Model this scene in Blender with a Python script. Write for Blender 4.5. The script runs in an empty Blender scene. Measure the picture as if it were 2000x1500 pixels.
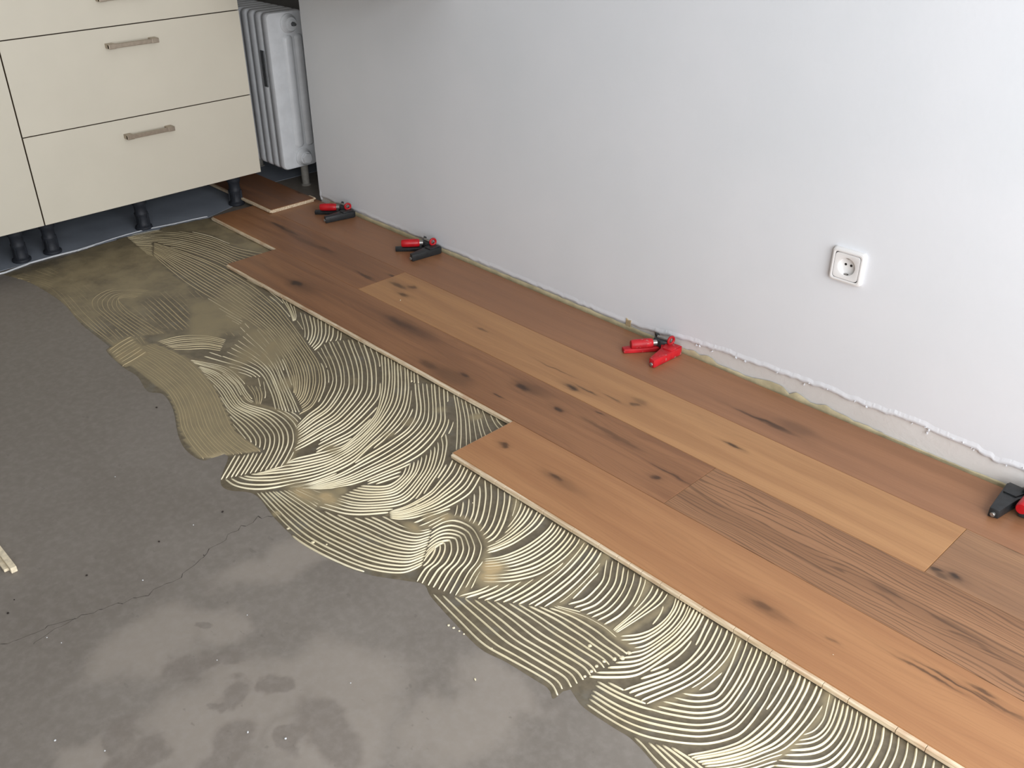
import bpy, bmesh, math, random
import numpy as np
from mathutils import Vector, Matrix
random.seed(7); rng = np.random.default_rng(11)
scene = bpy.context.scene
COL = scene.collection

# ------------------------------------------------------------------ camera
F_PX = 1869.4
CR = np.array([0.6947453, 0.7192436, -0.0041974]); CU = np.array([-0.3586197, 0.3514515, 0.8647969])
CF = np.array([-0.6234748, 0.5993084, -0.5021042]); CP = np.array([1.0651879, -1.9588375, 1.2589561])
cam_d = bpy.data.cameras.new('camera'); cam = bpy.data.objects.new('camera', cam_d); COL.objects.link(cam)
cam.matrix_world = Matrix(((CR[0], CU[0], -CF[0], CP[0]), (CR[1], CU[1], -CF[1], CP[1]), (CR[2], CU[2], -CF[2], CP[2]), (0, 0, 0, 1)))
cam_d.sensor_width = 36; cam_d.lens = F_PX / 2000 * 36; cam_d.clip_start = .02
scene.camera = cam
# ------------------------------------------------------------------ world, daylight, exposure
world = bpy.data.worlds.new('world'); scene.world = world; world.use_nodes = True
world.node_tree.nodes['Background'].inputs[0].default_value = (.75, .86, 1, 1)
world.node_tree.nodes['Background'].inputs[1].default_value = .6
def area(name, loc, rot, sx, sy, power, color):
    l = bpy.data.lights.new(name, 'AREA'); l.shape = 'RECTANGLE'; l.size = sx; l.size_y = sy; l.energy = power; l.color = color
    o = bpy.data.objects.new(name, l); COL.objects.link(o); o.location = loc; o.rotation_euler = rot
    return o
# daylight entering through the window opening in wall_right
area('window_daylight', (2.02, -1.75, 1.17), (0, math.radians(90), 0), 2.0, 2.7, 53, (.985, .99, 1))
vs = scene.view_settings
vs.view_transform = 'Standard'; vs.look = 'None'; vs.gamma = 1; vs.exposure = 0.9; vs.use_curve_mapping = False

# ------------------------------------------------------------------ helpers
ZC = -0.016                                        # bare screed level; 0 = top of laid planks
def ray(px, py, z=None, x=None, y=None):
    d = CF + CR * (px - 1000) / F_PX + CU * (750 - py) / F_PX
    t = (z - CP[2]) / d[2] if z is not None else ((x - CP[0]) / d[0] if x is not None else (y - CP[1]) / d[1])
    return CP + t * d
def floor_pts(pts, z=ZC):
    return np.array([ray(a, b, z=z)[:2] for a, b in pts])
def lin(r, g, b):
    f = lambda c: c / 12.92 if c <= .04045 else ((c + .055) / 1.055) ** 2.4
    return (f(r / 255), f(g / 255), f(b / 255), 1)
def link(o, parent=None):
    COL.objects.link(o)
    if parent: o.parent = parent
    return o
def mesh_obj(name, verts, faces, mats, parent=None, smooth=False, midx=None):
    me = bpy.data.meshes.new(name); me.from_pydata([tuple(v) for v in verts], [], [tuple(f) for f in faces])
    for m in (mats if isinstance(mats, (list, tuple)) else [mats]): me.materials.append(m)
    if midx is not None: me.polygons.foreach_set('material_index', midx)
    if smooth: me.polygons.foreach_set('use_smooth', [True] * len(me.polygons))
    me.update()
    return link(bpy.data.objects.new(name, me), parent)
def bm_obj(name, bm, mats, parent=None, smooth=False):
    me = bpy.data.meshes.new(name)
    bmesh.ops.recalc_face_normals(bm, faces=bm.faces)
    bm.to_mesh(me); bm.free()
    for m in (mats if isinstance(mats, (list, tuple)) else [mats]): me.materials.append(m)
    if smooth:
        me.polygons.foreach_set('use_smooth', [True] * len(me.polygons))
    o = link(bpy.data.objects.new(name, me), parent)
    if smooth: 
        try: me.set_sharp_from_angle(angle=math.radians(38))
        except Exception: pass
    return o
def empty(name, loc=(0, 0, 0), rz=0):
    o = bpy.data.objects.new(name, None); COL.objects.link(o); o.location = loc; o.rotation_euler = (0, 0, rz); o.empty_display_size = .05
    return o
def tag(o, label=None, cat=None, group=None, kind=None):
    if label: o['label'] = label
    if cat: o['category'] = cat
    if group: o['group'] = group
    if kind: o['kind'] = kind
    return o
def bbox(bm, lo, hi, bev=0, seg=2, mat=None):
    t = bmesh.new(); bmesh.ops.create_cube(t, size=1)
    for v in t.verts: v.co = Vector([lo[i] + (v.co[i] + .5) * (hi[i] - lo[i]) for i in range(3)])
    if bev: bmesh.ops.bevel(t, geom=list(t.edges), offset=bev, segments=seg, affect='EDGES', profile=.5)
    if mat:
        bmesh.ops.transform(t, matrix=mat, verts=t.verts)
    merge(bm, t)
def merge(bm, t):
    me = bpy.data.meshes.new('tmp'); t.to_mesh(me); t.free(); bm.from_mesh(me); bpy.data.meshes.remove(me)
def prism(bm, pts, z0, z1, bev=0, mat=None, seg=2):
    t = bmesh.new()
    lo = [t.verts.new((a, b, z0)) for a, b in pts]; hi = [t.verts.new((a, b, z1)) for a, b in pts]
    n = len(pts); t.faces.new(lo[::-1]); t.faces.new(hi)
    for i in range(n): t.faces.new((lo[i], lo[(i + 1) % n], hi[(i + 1) % n], hi[i]))
    bmesh.ops.recalc_face_normals(t, faces=t.faces)
    if bev: bmesh.ops.bevel(t, geom=list(t.edges), offset=bev, segments=seg, affect='EDGES', profile=.5)
    if mat: bmesh.ops.transform(t, matrix=mat, verts=t.verts)
    merge(bm, t)
def lathe(bm, prof, p0, axis, n=20):
    """prof = [(distance along axis, radius)]"""
    a = Vector(axis).normalized(); b = a.orthogonal().normalized(); c = a.cross(b); p0 = Vector(p0)
    rings = []
    for d, r in prof:
        rings.append([bm.verts.new(p0 + a * d + (b * math.cos(2 * math.pi * k / n) + c * math.sin(2 * math.pi * k / n)) * max(r, 1e-5)) for k in range(n)])
    for i in range(len(rings) - 1):
        for k in range(n): bm.faces.new((rings[i][k], rings[i][(k + 1) % n], rings[i + 1][(k + 1) % n], rings[i + 1][k]))
    bm.faces.new(rings[0][::-1]); bm.faces.new(rings[-1])
def torus(bm, c, axis, R, r, n=28, m=10):
    a = Vector(axis).normalized(); b = a.orthogonal().normalized(); d = a.cross(b); c = Vector(c); g = []
    for i in range(n):
        u = b * math.cos(2 * math.pi * i / n) + d * math.sin(2 * math.pi * i / n)
        g.append([bm.verts.new(c + u * (R + r * math.cos(2 * math.pi * j / m)) + a * r * math.sin(2 * math.pi * j / m)) for j in range(m)])
    for i in range(n):
        for j in range(m): bm.faces.new((g[i][j], g[(i + 1) % n][j], g[(i + 1) % n][(j + 1) % m], g[i][(j + 1) % m]))
def rrect(w, h, r, n=5):
    out = []
    for cx, cy, a0 in ((w / 2 - r, h / 2 - r, 0), (-w / 2 + r, h / 2 - r, 90), (-w / 2 + r, -h / 2 + r, 180), (w / 2 - r, -h / 2 + r, 270)):
        for k in range(n + 1):
            a = math.radians(a0 + 90 * k / n); out.append((cx + r * math.cos(a), cy + r * math.sin(a)))
    return out

# ------------------------------------------------------------------ materials
class NT:
    def __init__(s, name):
        s.m = bpy.data.materials.new(name); s.m.use_nodes = True; s.t = s.m.node_tree; s.b = s.t.nodes['Principled BSDF']
        s.tc = s.t.nodes.new('ShaderNodeTexCoord')
    def n(s, typ, **kw):
        o = s.t.nodes.new(typ)
        for k, v in kw.items():
            if k.startswith('i_'): o.inputs[k[2:].replace('_', ' ')].default_value = v
            else: setattr(o, k, v)
        return o
    def l(s, a, b): s.t.links.new(a, b)
    def mapping(s, scale=(1, 1, 1), loc=(0, 0, 0), rot=(0, 0, 0), src=None):
        o = s.n('ShaderNodeMapping'); o.inputs['Scale'].default_value = scale; o.inputs['Location'].default_value = loc; o.inputs['Rotation'].default_value = rot
        s.l(src if src else s.tc.outputs['Object'], o.inputs['Vector']); return o.outputs[0]
    def noise(s, vec, scale, detail=4, rough=.55, dist=0):
        o = s.n('ShaderNodeTexNoise'); o.inputs['Scale'].default_value = scale; o.inputs['Detail'].default_value = detail
        o.inputs['Roughness'].default_value = rough; o.inputs['Distortion'].default_value = dist
        s.l(vec, o.inputs['Vector']); return o.outputs['Fac']
    def ramp(s, fac, a, b, ca=0, cb=1):
        o = s.n('ShaderNodeMapRange', interpolation_type='SMOOTHSTEP'); o.inputs['From Min'].default_value = a; o.inputs['From Max'].default_value = b
        o.inputs['To Min'].default_value = ca; o.inputs['To Max'].default_value = cb; s.l(fac, o.inputs['Value']); return o.outputs[0]
    def math(s, op, a, b):
        o = s.n('ShaderNodeMath', operation=op)
        for i, v in enumerate((a, b)):
            if isinstance(v, (int, float)): o.inputs[i].default_value = v
            else: s.l(v, o.inputs[i])
        return o.outputs[0]
    def mix(s, fac, a, b, mode='MIX'):
        o = s.n('ShaderNodeMix', data_type='RGBA', blend_type=mode)
        if isinstance(fac, (int, float)): o.inputs['Factor'].default_value = fac
        else: s.l(fac, o.inputs['Factor'])
        for k, v in (('A', a), ('B', b)):
            sock = [i for i in o.inputs if i.name == k and i.type == 'RGBA'][0]
            if isinstance(v, tuple): sock.default_value = v
            else: s.l(v, sock)
        return [i for i in o.outputs if i.type == 'RGBA'][0]
    def ellipse(s, c, a, b, rot, vec, soft=1.0):
        """1 inside an ellipse at floor point c, half axes a (along its own x), b"""
        sub = s.n('ShaderNodeVectorMath', operation='SUBTRACT'); s.l(vec, sub.inputs[0]); sub.inputs[1].default_value = (c[0], c[1], 0)
        mp = s.n('ShaderNodeMapping', vector_type='TEXTURE'); mp.inputs['Rotation'].default_value = (0, 0, rot); mp.inputs['Scale'].default_value = (a, b, 1e3)
        s.l(sub.outputs[0], mp.inputs['Vector'])
        ln = s.n('ShaderNodeVectorMath', operation='LENGTH'); s.l(mp.outputs[0], ln.inputs[0])
        return s.ramp(ln.outputs['Value'], 1 - .5 * soft, 1 + .5 * soft, 1, 0)
    def bump(s, h, strength, dist):
        o = s.n('ShaderNodeBump'); o.inputs['Strength'].default_value = strength; o.inputs['Distance'].default_value = dist
        s.l(h, o.inputs['Height']); s.l(o.outputs[0], s.b.inputs['Normal'])
    def out(s, col, rough=.5, spec=.5):
        if isinstance(col, tuple): s.b.inputs['Base Color'].default_value = col
        else: s.l(col, s.b.inputs['Base Color'])
        if isinstance(rough, (int, float)): s.b.inputs['Roughness'].default_value = rough
        else: s.l(rough, s.b.inputs['Roughness'])
        s.b.inputs['Specular IOR Level'].default_value = spec
        return s.m
def plain(name, col, rough=.5, spec=.5, metal=0, var=.06, scale=30, bump=0):
    t = NT(name); v = t.mapping(); f = t.noise(v, scale, 5)
    c2 = tuple(x * (1 - var * 3) for x in col[:3]) + (1,)
    m = t.out(t.mix(t.ramp(f, .3, .7), c2, col), rough, spec); t.b.inputs['Metallic'].default_value = metal
    if bump: t.bump(t.noise(v, scale * 8, 3), bump, .001)
    return m
def wood(name, base, dark, light, seed, knots=(), cath=.3, streak=.5, fine=.5):
    """stained oak: grain along x; knots = (px, py, half length, half width, strength) read off the photograph"""
    t = NT(name); o3 = (seed * 3.7, seed * 1.9, seed)
    warp = t.noise(t.mapping((1.6, 9, 1), o3), 1, 2)
    v1 = t.mapping((1.3, 22, 22), o3); g1 = t.noise(v1, 1, 5, .6, .6)
    v2 = t.mapping((7, 260, 260), o3); g2 = t.noise(v2, 1, 3, .6)
    v3 = t.mapping((26, 420, 420), o3); g3 = t.noise(v3, 1, 2, .5)
    wv = t.n('ShaderNodeTexWave', wave_type='BANDS', bands_direction='Y', wave_profile='SIN')
    wv.inputs['Scale'].default_value = 6.5; wv.inputs['Distortion'].default_value = 10; wv.inputs['Detail'].default_value = 1.5; wv.inputs['Detail Scale'].default_value = 1.1
    wn = t.n('ShaderNodeTexNoise'); wn.inputs['Scale'].default_value = 1; wn.inputs['Detail'].default_value = 3; t.l(t.mapping((1.5, 10, 1), o3), wn.inputs['Vector'])
    wm = t.n('ShaderNodeVectorMath', operation='MULTIPLY_ADD'); t.l(wn.outputs['Color'], wm.inputs[0]); wm.inputs[1].default_value = (0, .55, 0); t.l(t.mapping((.42, 5.0, 1), o3), wm.inputs[2])
    t.l(wm.outputs[0], wv.inputs['Vector'])
    wl = t.math('MULTIPLY', t.ramp(wv.outputs['Fac'], .70, 1.0), t.ramp(g2, .3, .6, .45, 1))
    c = t.mix(t.ramp(g1, .33, .68), dark, base)
    c = t.mix(t.ramp(t.noise(t.mapping((.9, 7, 1), (seed * 8, 2, 1)), 1, 3), .5, .78, 0, streak), c, light)
    c = t.mix(t.math('MULTIPLY', wl, cath), c, tuple(x * .50 for x in dark[:3]) + (1,))
    c = t.mix(t.ramp(g2, .55, .8, 0, fine * .55), c, tuple(x * .72 for x in dark[:3]) + (1,))
    c = t.mix(t.ramp(g3, .6, .8, 0, fine * .4), c, tuple(x * .6 for x in dark[:3]) + (1,))
    if knots:
        nz = t.n('ShaderNodeTexNoise'); nz.inputs['Scale'].default_value = 26; nz.inputs['Detail'].default_value = 3
        t.l(t.mapping((.6, 1.5, 1), o3), nz.inputs['Vector'])
        sc = t.n('ShaderNodeVectorMath', operation='MULTIPLY_ADD'); t.l(nz.outputs['Color'], sc.inputs[0])
        sc.inputs[1].default_value = (.05, .022, 0)
        add = t.n('ShaderNodeVectorMath', operation='SUBTRACT'); t.l(t.tc.outputs['Object'], add.inputs[0]); add.inputs[1].default_value = (.025, .011, 0)
        t.l(add.outputs[0], sc.inputs[2])
        for (px, py, a, b, s_) in knots:
            p = ray(px, py, z=0)
            halo = t.ellipse(p, a * 1.9, b * 1.7, 0, sc.outputs[0], 1.8)
            c = t.mix(t.math('MULTIPLY', halo, .36 * s_), c, tuple(x * .42 for x in dark[:3]) + (1,))
            k = t.ellipse(p, a, b, 0, sc.outputs[0], 1.2)
            c = t.mix(t.math('MULTIPLY', k, .8 * s_), c, tuple(x * .09 for x in dark[:3]) + (1,))
    t.bump(g2, .10, .0006)
    return t.out(c, t.ramp(g1, .3, .7, .36, .46), .42)

M = {}
M['core'] = None
def core_mat():
    t = NT('pale_plank_core'); g = t.noise(t.mapping((14, 160, 160)), 1, 4); g2 = t.noise(t.mapping((16, 2, 2)), 1, 2)
    c = t.mix(t.ramp(g, .3, .75), lin(196, 172, 140), lin(236, 220, 194))
    c = t.mix(t.ramp(g2, .52, .72, 0, .55), c, lin(190, 152, 122))
    return t.out(c, .65, .25)
M['core'] = core_mat()
M['edge'] = plain('plank_chamfer', lin(196, 150, 104), .55, .3, var=.05, scale=60)
def wall_mat(name, a, b, bump=.25):
    t = NT(name); v = t.mapping()
    c = t.mix(t.ramp(t.noise(v, 2.2, 3), .3, .7), a, b)
    t.bump(t.noise(v, 90, 4, .6), bump, .0012)
    return t.out(c, .85, .25)
M['wall'] = wall_mat('white_wall_paint', lin(225, 228, 232), lin(230, 232, 236))
M['bare'] = wall_mat('bare_plaster', lin(212, 208, 203), lin(226, 224, 221), .6)
M['ceil'] = wall_mat('ceiling_paint', lin(228, 228, 226), lin(232, 232, 231))
M['dimwall'] = wall_mat('low_bounce_plaster', lin(120, 118, 114), lin(140, 137, 132), .5)  # dark grey, also used to weaken light bounced by the unseen front wall

def concrete():
    t = NT('bare_screed'); v = t.mapping()
    nz = t.n('ShaderNodeTexNoise'); nz.inputs['Scale'].default_value = 9; nz.inputs['Detail'].default_value = 5; t.l(v, nz.inputs['Vector'])
    sc = t.n('ShaderNodeVectorMath', operation='MULTIPLY_ADD'); t.l(nz.outputs['Color'], sc.inputs[0]); sc.inputs[1].default_value = (.16, .16, 0)
    sub = t.n('ShaderNodeVectorMath', operation='SUBTRACT'); t.l(v, sub.inputs[0]); sub.inputs[1].default_value = (.08, .08, 0); t.l(sub.outputs[0], sc.inputs[2])
    w = sc.outputs[0]
    big = t.noise(v, 2.6, 5, .6); fine = t.noise(v, 55, 5, .65)
    c = t.mix(t.ramp(big, .3, .7), lin(116, 109, 101), lin(126, 119, 111))
    lt, dk = lin(152, 143, 133), lin(118, 110, 102)
    def px_el(p, q, b):       # ellipse from its two end pixels and half width
        a0, a1 = floor_pts([p, q]); d = a1 - a0
        return (a0 + a1) / 2, max(np.hypot(*d) / 2, .02), b, math.atan2(d[1], d[0])
    lights = [((190, 1320), (420, 1200), .075), ((440, 1130), (690, 1040), .05), ((300, 1500), (560, 1300), .11), ((470, 1330), (800, 1330), .085),
              ((520, 1480), (800, 1390), .08), ((380, 1200), (470, 1240), .05), ((800, 1480), (1050, 1350), .07), ((900, 1290), (1080, 1400), .05), ((100, 1500), (260, 1450), .05)]
    darks = [((330, 1310), (480, 1280), .022), ((370, 1490), (500, 1430), .045), ((400, 1370), (500, 1350), .03), ((250, 1450), (280, 1500), .04), ((600, 1350), (690, 1480), .05),
             ((400, 1385), (420, 1370), .015), ((395, 1235), (420, 1225), .013), ((510, 1340), (560, 1340), .03), ((240, 1420), (270, 1410), .03), ((560, 1450), (600, 1460), .03)]
    m = None
    for p, q, b in lights:
        e = t.ellipse(*px_el(p, q, b)[:3], px_el(p, q, b)[3], w, .75); m = e if m is None else t.math('MAXIMUM', m, e)
    c = t.mix(t.math('MULTIPLY', m, .62), c, lt)
    m = None
    for p, q, b in darks:
        e = t.ellipse(*px_el(p, q, b)[:3], px_el(p, q, b)[3], w, .5); m = e if m is None else t.math('MAXIMUM', m, e)
    c = t.mix(t.math('MULTIPLY', m, .8), c, dk)
    spots = t.noise(t.mapping((1, 1.6, 1), (3, 1, 0)), 42, 2, .5)
    c = t.mix(t.ramp(spots, .70, .76, 0, .35), c, lin(96, 89, 82))
    c = t.mix(t.ramp(fine, .35, .75, 0, .22), c, lin(158, 152, 146))
    t.bump(fine, .12, .002)
    return t.out(c, t.ramp(big, .3, .7, .42, .58), .4)
M['concrete'] = concrete()
M['grey_paint'] = plain('blue_grey_painted_screed', lin(150, 157, 168), .55, .35, var=.05, scale=7)
M['white_bead'] = plain('white_sealant', lin(214, 216, 218), .6, .3, var=.05, scale=40)
M['crack'] = plain('screed_crack', lin(66, 62, 58), .9, .1, var=.12, scale=120)
def glue_film():
    t = NT('adhesive_film'); at = t.n('ShaderNodeAttribute', attribute_name='thick'); v = t.mapping()
    n1 = t.noise(v, 14, 4, .6); n2 = t.noise(v, 70, 3)
    f = t.math('ADD', at.outputs['Fac'], t.ramp(n1, .25, .75, -.12, .12))
    thin = t.mix(t.ramp(n2, .3, .7), lin(97, 88, 71), lin(112, 102, 84))
    thin = t.mix(t.ramp(n1, .52, .72, 0, .6), thin, lin(112, 109, 101))
    mid = lin(148, 135, 106); hi = lin(190, 166, 124)
    c = t.mix(t.ramp(f, .08, .55), thin, mid); c = t.mix(t.ramp(f, .5, 1.0), c, hi)
    t.bump(n2, .15, .0015)
    return t.out(c, t.ramp(f, .1, .8, .38, .6), .4)
M['film'] = glue_film()
def glue_ridge():
    t = NT('adhesive_ridge'); n1 = t.noise(t.mapping(), 9, 3); n2 = t.noise(t.mapping(), 120, 2)
    c = t.mix(t.ramp(n1, .3, .7), lin(224, 212, 178), lin(236, 226, 196)); c = t.mix(t.ramp(n2, .5, .8, 0, .3), c, lin(206, 190, 152))
    return t.out(c, .42, .45)
M['ridge'] = glue_ridge()
M['ridge_tan'] = plain('thick_adhesive_ridge', lin(188, 171, 134), .5, .4, var=.04, scale=20)
M['ridge_mid'] = plain('dull_adhesive_ridge', lin(204, 189, 153), .5, .4, var=.05, scale=12)
M['residue'] = plain('yellow_glue_residue', lin(204, 192, 157), .75, .25, var=.1, scale=22, bump=.2)
M['cabinet'] = plain('cream_laminate', lin(212, 205, 188), .42, .4, var=.012, scale=5)
M['cab_edge'] = plain('brown_edge_band', lin(112, 92, 66), .6, .3, var=.05)
M['carcass'] = plain('dark_carcass', lin(70, 66, 60), .7, .3, var=.05)
M['worktop'] = plain('worktop_laminate', lin(150, 128, 102), .5, .4, var=.08, scale=12)
M['handle'] = plain('brushed_nickel', lin(176, 163, 146), .38, .5, .75, var=.05, scale=80)
M['black_plastic'] = plain('black_leg_plastic', lin(44, 47, 54), .6, .4, var=.1, scale=60)
M['enamel'] = plain('white_radiator_enamel', lin(224, 226, 228), .35, .5, var=.03, scale=20, bump=.05)
M['enamel_grey'] = plain('grey_pipe_paint', lin(158, 154, 146), .6, .3, var=.08, scale=40)
M['rad_plate'] = plain('grey_metal_tag', lin(106, 108, 110), .5, .4, .2, var=.08, scale=60)
M['red'] = plain('red_clamp_paint', lin(196, 24, 34), .38, .45, var=.08, scale=60)
def worn_red():
    t = NT('worn_red_paint'); n = t.noise(t.mapping(), 75, 5, .65)
    c = t.mix(t.ramp(t.noise(t.mapping(), 30, 3), .3, .7), lin(170, 26, 34), lin(206, 34, 44)); c = t.mix(t.ramp(n, .60, .68, 0, .85), c, lin(176, 150, 146)); 
    return t.out(c, .48, .4)
M['worn_red'] = worn_red()
M['clamp_black'] = plain('black_clamp_plastic', lin(42, 45, 47), .42, .45, var=.12, scale=70)
M['steel'] = plain('clamp_steel', lin(176, 174, 170), .35, .5, .8, var=.08, scale=90)
M['socket'] = plain('white_socket_plastic', lin(236, 235, 234), .28, .5, var=.01, scale=10)
M['dark_hole'] = plain('socket_hole', lin(40, 36, 34), .6, .3, var=.05)
M['cardboard'] = plain('tan_fibre_scrap', lin(192, 172, 138), .8, .2, var=.1, scale=90)
M['shaving'] = plain('pale_wood_chip', lin(232, 218, 190), .8, .2, var=.08, scale=90)
M['pit_dark'] = plain('screed_pit', lin(52, 46, 42), .9, .2, var=.1)
M['window_frame'] = plain('white_window_frame', lin(235, 235, 235), .4, .4, var=.01)

# ------------------------------------------------------------------ room shell
XW, XE, YS, YN, H = -2.86, 2.10, -5.0, .012, 2.6
def struct(name, bm, mats, parent=None):
    o = bm_obj(name, bm, mats, parent)
    if not parent: o['kind'] = 'structure'
    return o
bm = bmesh.new(); bbox(bm, (XW - .1, YS - .1, ZC - .12), (XE + .1, .42, ZC)); floor = struct('floor', bm, M['concrete'])
bm = bmesh.new(); bbox(bm, (XW - .1, YS - .1, H), (XE + .1, .42, H + .1)); struct('ceiling', bm, M['ceil'])
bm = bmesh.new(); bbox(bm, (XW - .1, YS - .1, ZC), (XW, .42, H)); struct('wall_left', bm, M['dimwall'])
bm = bmesh.new(); bbox(bm, (XW, YS - .1, ZC), (XE, YS, H)); struct('wall_front', bm, M['dimwall'])  # unseen wall, greyed so that it bounces less light
# wall with the daylight window
wy0, wy1, wz0, wz1 = -3.15, -.35, .12, 2.22
bm = bmesh.new()
bbox(bm, (XE, YS, ZC), (XE + .1, wy0, H)); bbox(bm, (XE, wy1, ZC), (XE + .1, .3, H)); bbox(bm, (XE, wy0, ZC), (XE + .1, wy1, wz0)); bbox(bm, (XE, wy0, wz1), (XE + .1, wy1, H))
struct('wall_right', bm, M['wall'])
bm = bmesh.new()
for a, b in (((wy0, wz0), (wy0 + .06, wz1)), ((wy1 - .06, wz0), (wy1, wz1)), ((wy0, wz0), (wy1, wz0 + .06)), ((wy0, wz1 - .06), (wy1, wz1))):
    bbox(bm, (XE + .02, a[0], a[1]), (XE + .09, b[0], b[1]), .004)
bbox(bm, (XE + .02, (wy0 + wy1) / 2 - .03, wz0), (XE + .09, (wy0 + wy1) / 2 + .03, wz1), .004)
struct('window_1', bm, M['window_frame'])
# back wall: plaster body with its painted skin ending raggedly above the floor, corner at XC
XC = -2.069
bm = bmesh.new(); bbox(bm, (XC + .003, YN + .003, ZC), (XE, .3, H)); wall = struct('wall_back', bm, M['bare'])
def rag_h(x):
    base = np.interp(x, [-2.1, -1.9, -1.0, -.55, -.42, -.30, -.1, .15, .45, .7, 1.2, 2.8], [.012, .012, .010, .010, .018, .034, .044, .056, .058, .046, .045, .04])
    return base
xs = np.concatenate([np.arange(XC, 1.3, .004), [1.6, XE]])
nzv = rng.normal(0, 1, len(xs)); nzv = np.convolve(nzv, np.ones(5) / 3, 'same'); lipn = np.convolve(rng.random(len(xs)), np.ones(7) / 7, 'same'); lipm = np.convolve(rng.random(len(xs)), np.ones(5) / 5, 'same'); nz2 = np.interp(xs, np.arange(-2.2, 3, .05), rng.normal(0, 1, len(np.arange(-2.2, 3, .05))))
edge = rag_h(xs) * (1 + .05 * nz2) + .0018 * nzv
verts, faces = [], []
n = len(xs)
for x, z, l1_, l2_ in zip(xs, edge, lipn, lipm):                       # 4 rows: back lip, front lip, a little above, ceiling
    lip = .0008 + .0010 * l1_ + (.0016 * l2_ if x > -.4 else 0)
    verts += [(x, YN + .004, z - .001), (x, YN - lip, z + .001), (x, YN - lip * .8, z + .005 + .005 * l2_), (x, YN, z + .016), (x, YN, H)]
for i in range(n - 1):
    for k in range(4): faces.append((i * 5 + k, (i + 1) * 5 + k, (i + 1) * 5 + k + 1, i * 5 + k + 1))
b0 = len(verts); verts += [(XC, .3, .012), (XC, .3, H)]
faces.append((b0, 3, 4, b0 + 1)); faces.append((b0, 0, 3)); faces.append((b0,0,1)); 
sk = mesh_obj('paint_skin', verts, faces, M['wall'], wall)
sk.data.polygons.foreach_set('use_smooth', [i % 4 < 2 and i < 4 * (n - 1) for i in range(len(faces))])
# rounded, worn corner bead of plaster at the wall end
bm = bmesh.new(); lathe(bm, [(0, .005), (.012, .007), (.03, .0055), (.05, .003)], (XC + .007, YN + .004, 0), (0, 0, 1), 12); bm_obj('corner_plaster', bm, M['wall'], wall, True)
# yellow glue residue smeared on the bare strip
def smear(name, x0, x1, hfun, mat, y, parent, step=.006):
    X = np.arange(x0, x1, step); V, Fc = [], []
    for x in X:
        h = hfun(x); V += [(x, y, ZC), (x, y - .002, -.001), (x, y - .0022, max(h * .6, .0)), (x, y, max(h, .0005))]
    for i in range(len(X) - 1):
        for k in range(3): Fc.append((i * 4 + k, (i + 1) * 4 + k, (i + 1) * 4 + k + 1, i * 4 + k + 1))
    return mesh_obj(name, V, Fc, mat, parent, True)
def rnd1(seed, step=.03):
    r_ = np.random.default_rng(seed); g = np.arange(-2.3, 3, step); v = r_.random(len(g)); return lambda x: float(np.interp(x, g, v))
n1, n2, n3 = rnd1(1, .07), rnd1(2, .02), rnd1(3, .012)
smear('glue_residue', -2.0, .30, lambda x: (.007 + .003 * n2(x) if x < -.32 else .002 + .022 * n1(x) * n2(x) * min(1, max(0, (.30 - x) / .08)) + .0015 * n3(x)), M['residue'], YN - .001, wall)
smear('glue_residue', .29, 1.3, lambda x: (.0002 + .012 * max(0, n1(x) - .6) + .0012 * n3(x)), M['residue'], YN + .0012, wall)
# plaster fragments along the torn edge
bm = bmesh.new()
for i in range(24):
    x = random.uniform(-.3, .9); z = float(rag_h(np.array([x]))[0]) + random.gauss(0, .0035); s = random.uniform(.0008, .0020)
    mt = Matrix.Translation((x, YN - .002, z)) @ Matrix.Rotation(random.uniform(0, 3), 4, 'Y')
    bbox(bm, (-s * 1.6, -.002, -s * .7), (s * 1.6, .0015, s * .7), 0, 1, mt)
o = bm_obj('plaster_flake', bm, M['wall'], wall); o['kind'] = 'stuff'
# tan patch where the paint is missing
p = ray(1228, 632, y=YN)
bm = bmesh.new(); prism(bm, [(-.0095, -.016), (.008, -.017), (.0095, .014), (.001, .011), (-.009, .016)], 0, .0035, .0008, Matrix.Translation((p[0], YN + .0005, p[2])) @ Matrix.Rotation(math.radians(90), 4, 'X'))
bm_obj('tan_patch', bm, M['cardboard'], wall)
# recess behind the corner, where the radiator stands
bm = bmesh.new(); bbox(bm, (XW, .30, ZC), (XE + .1, .42, H)); struct('wall_recess', bm, M['dimwall'])

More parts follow.
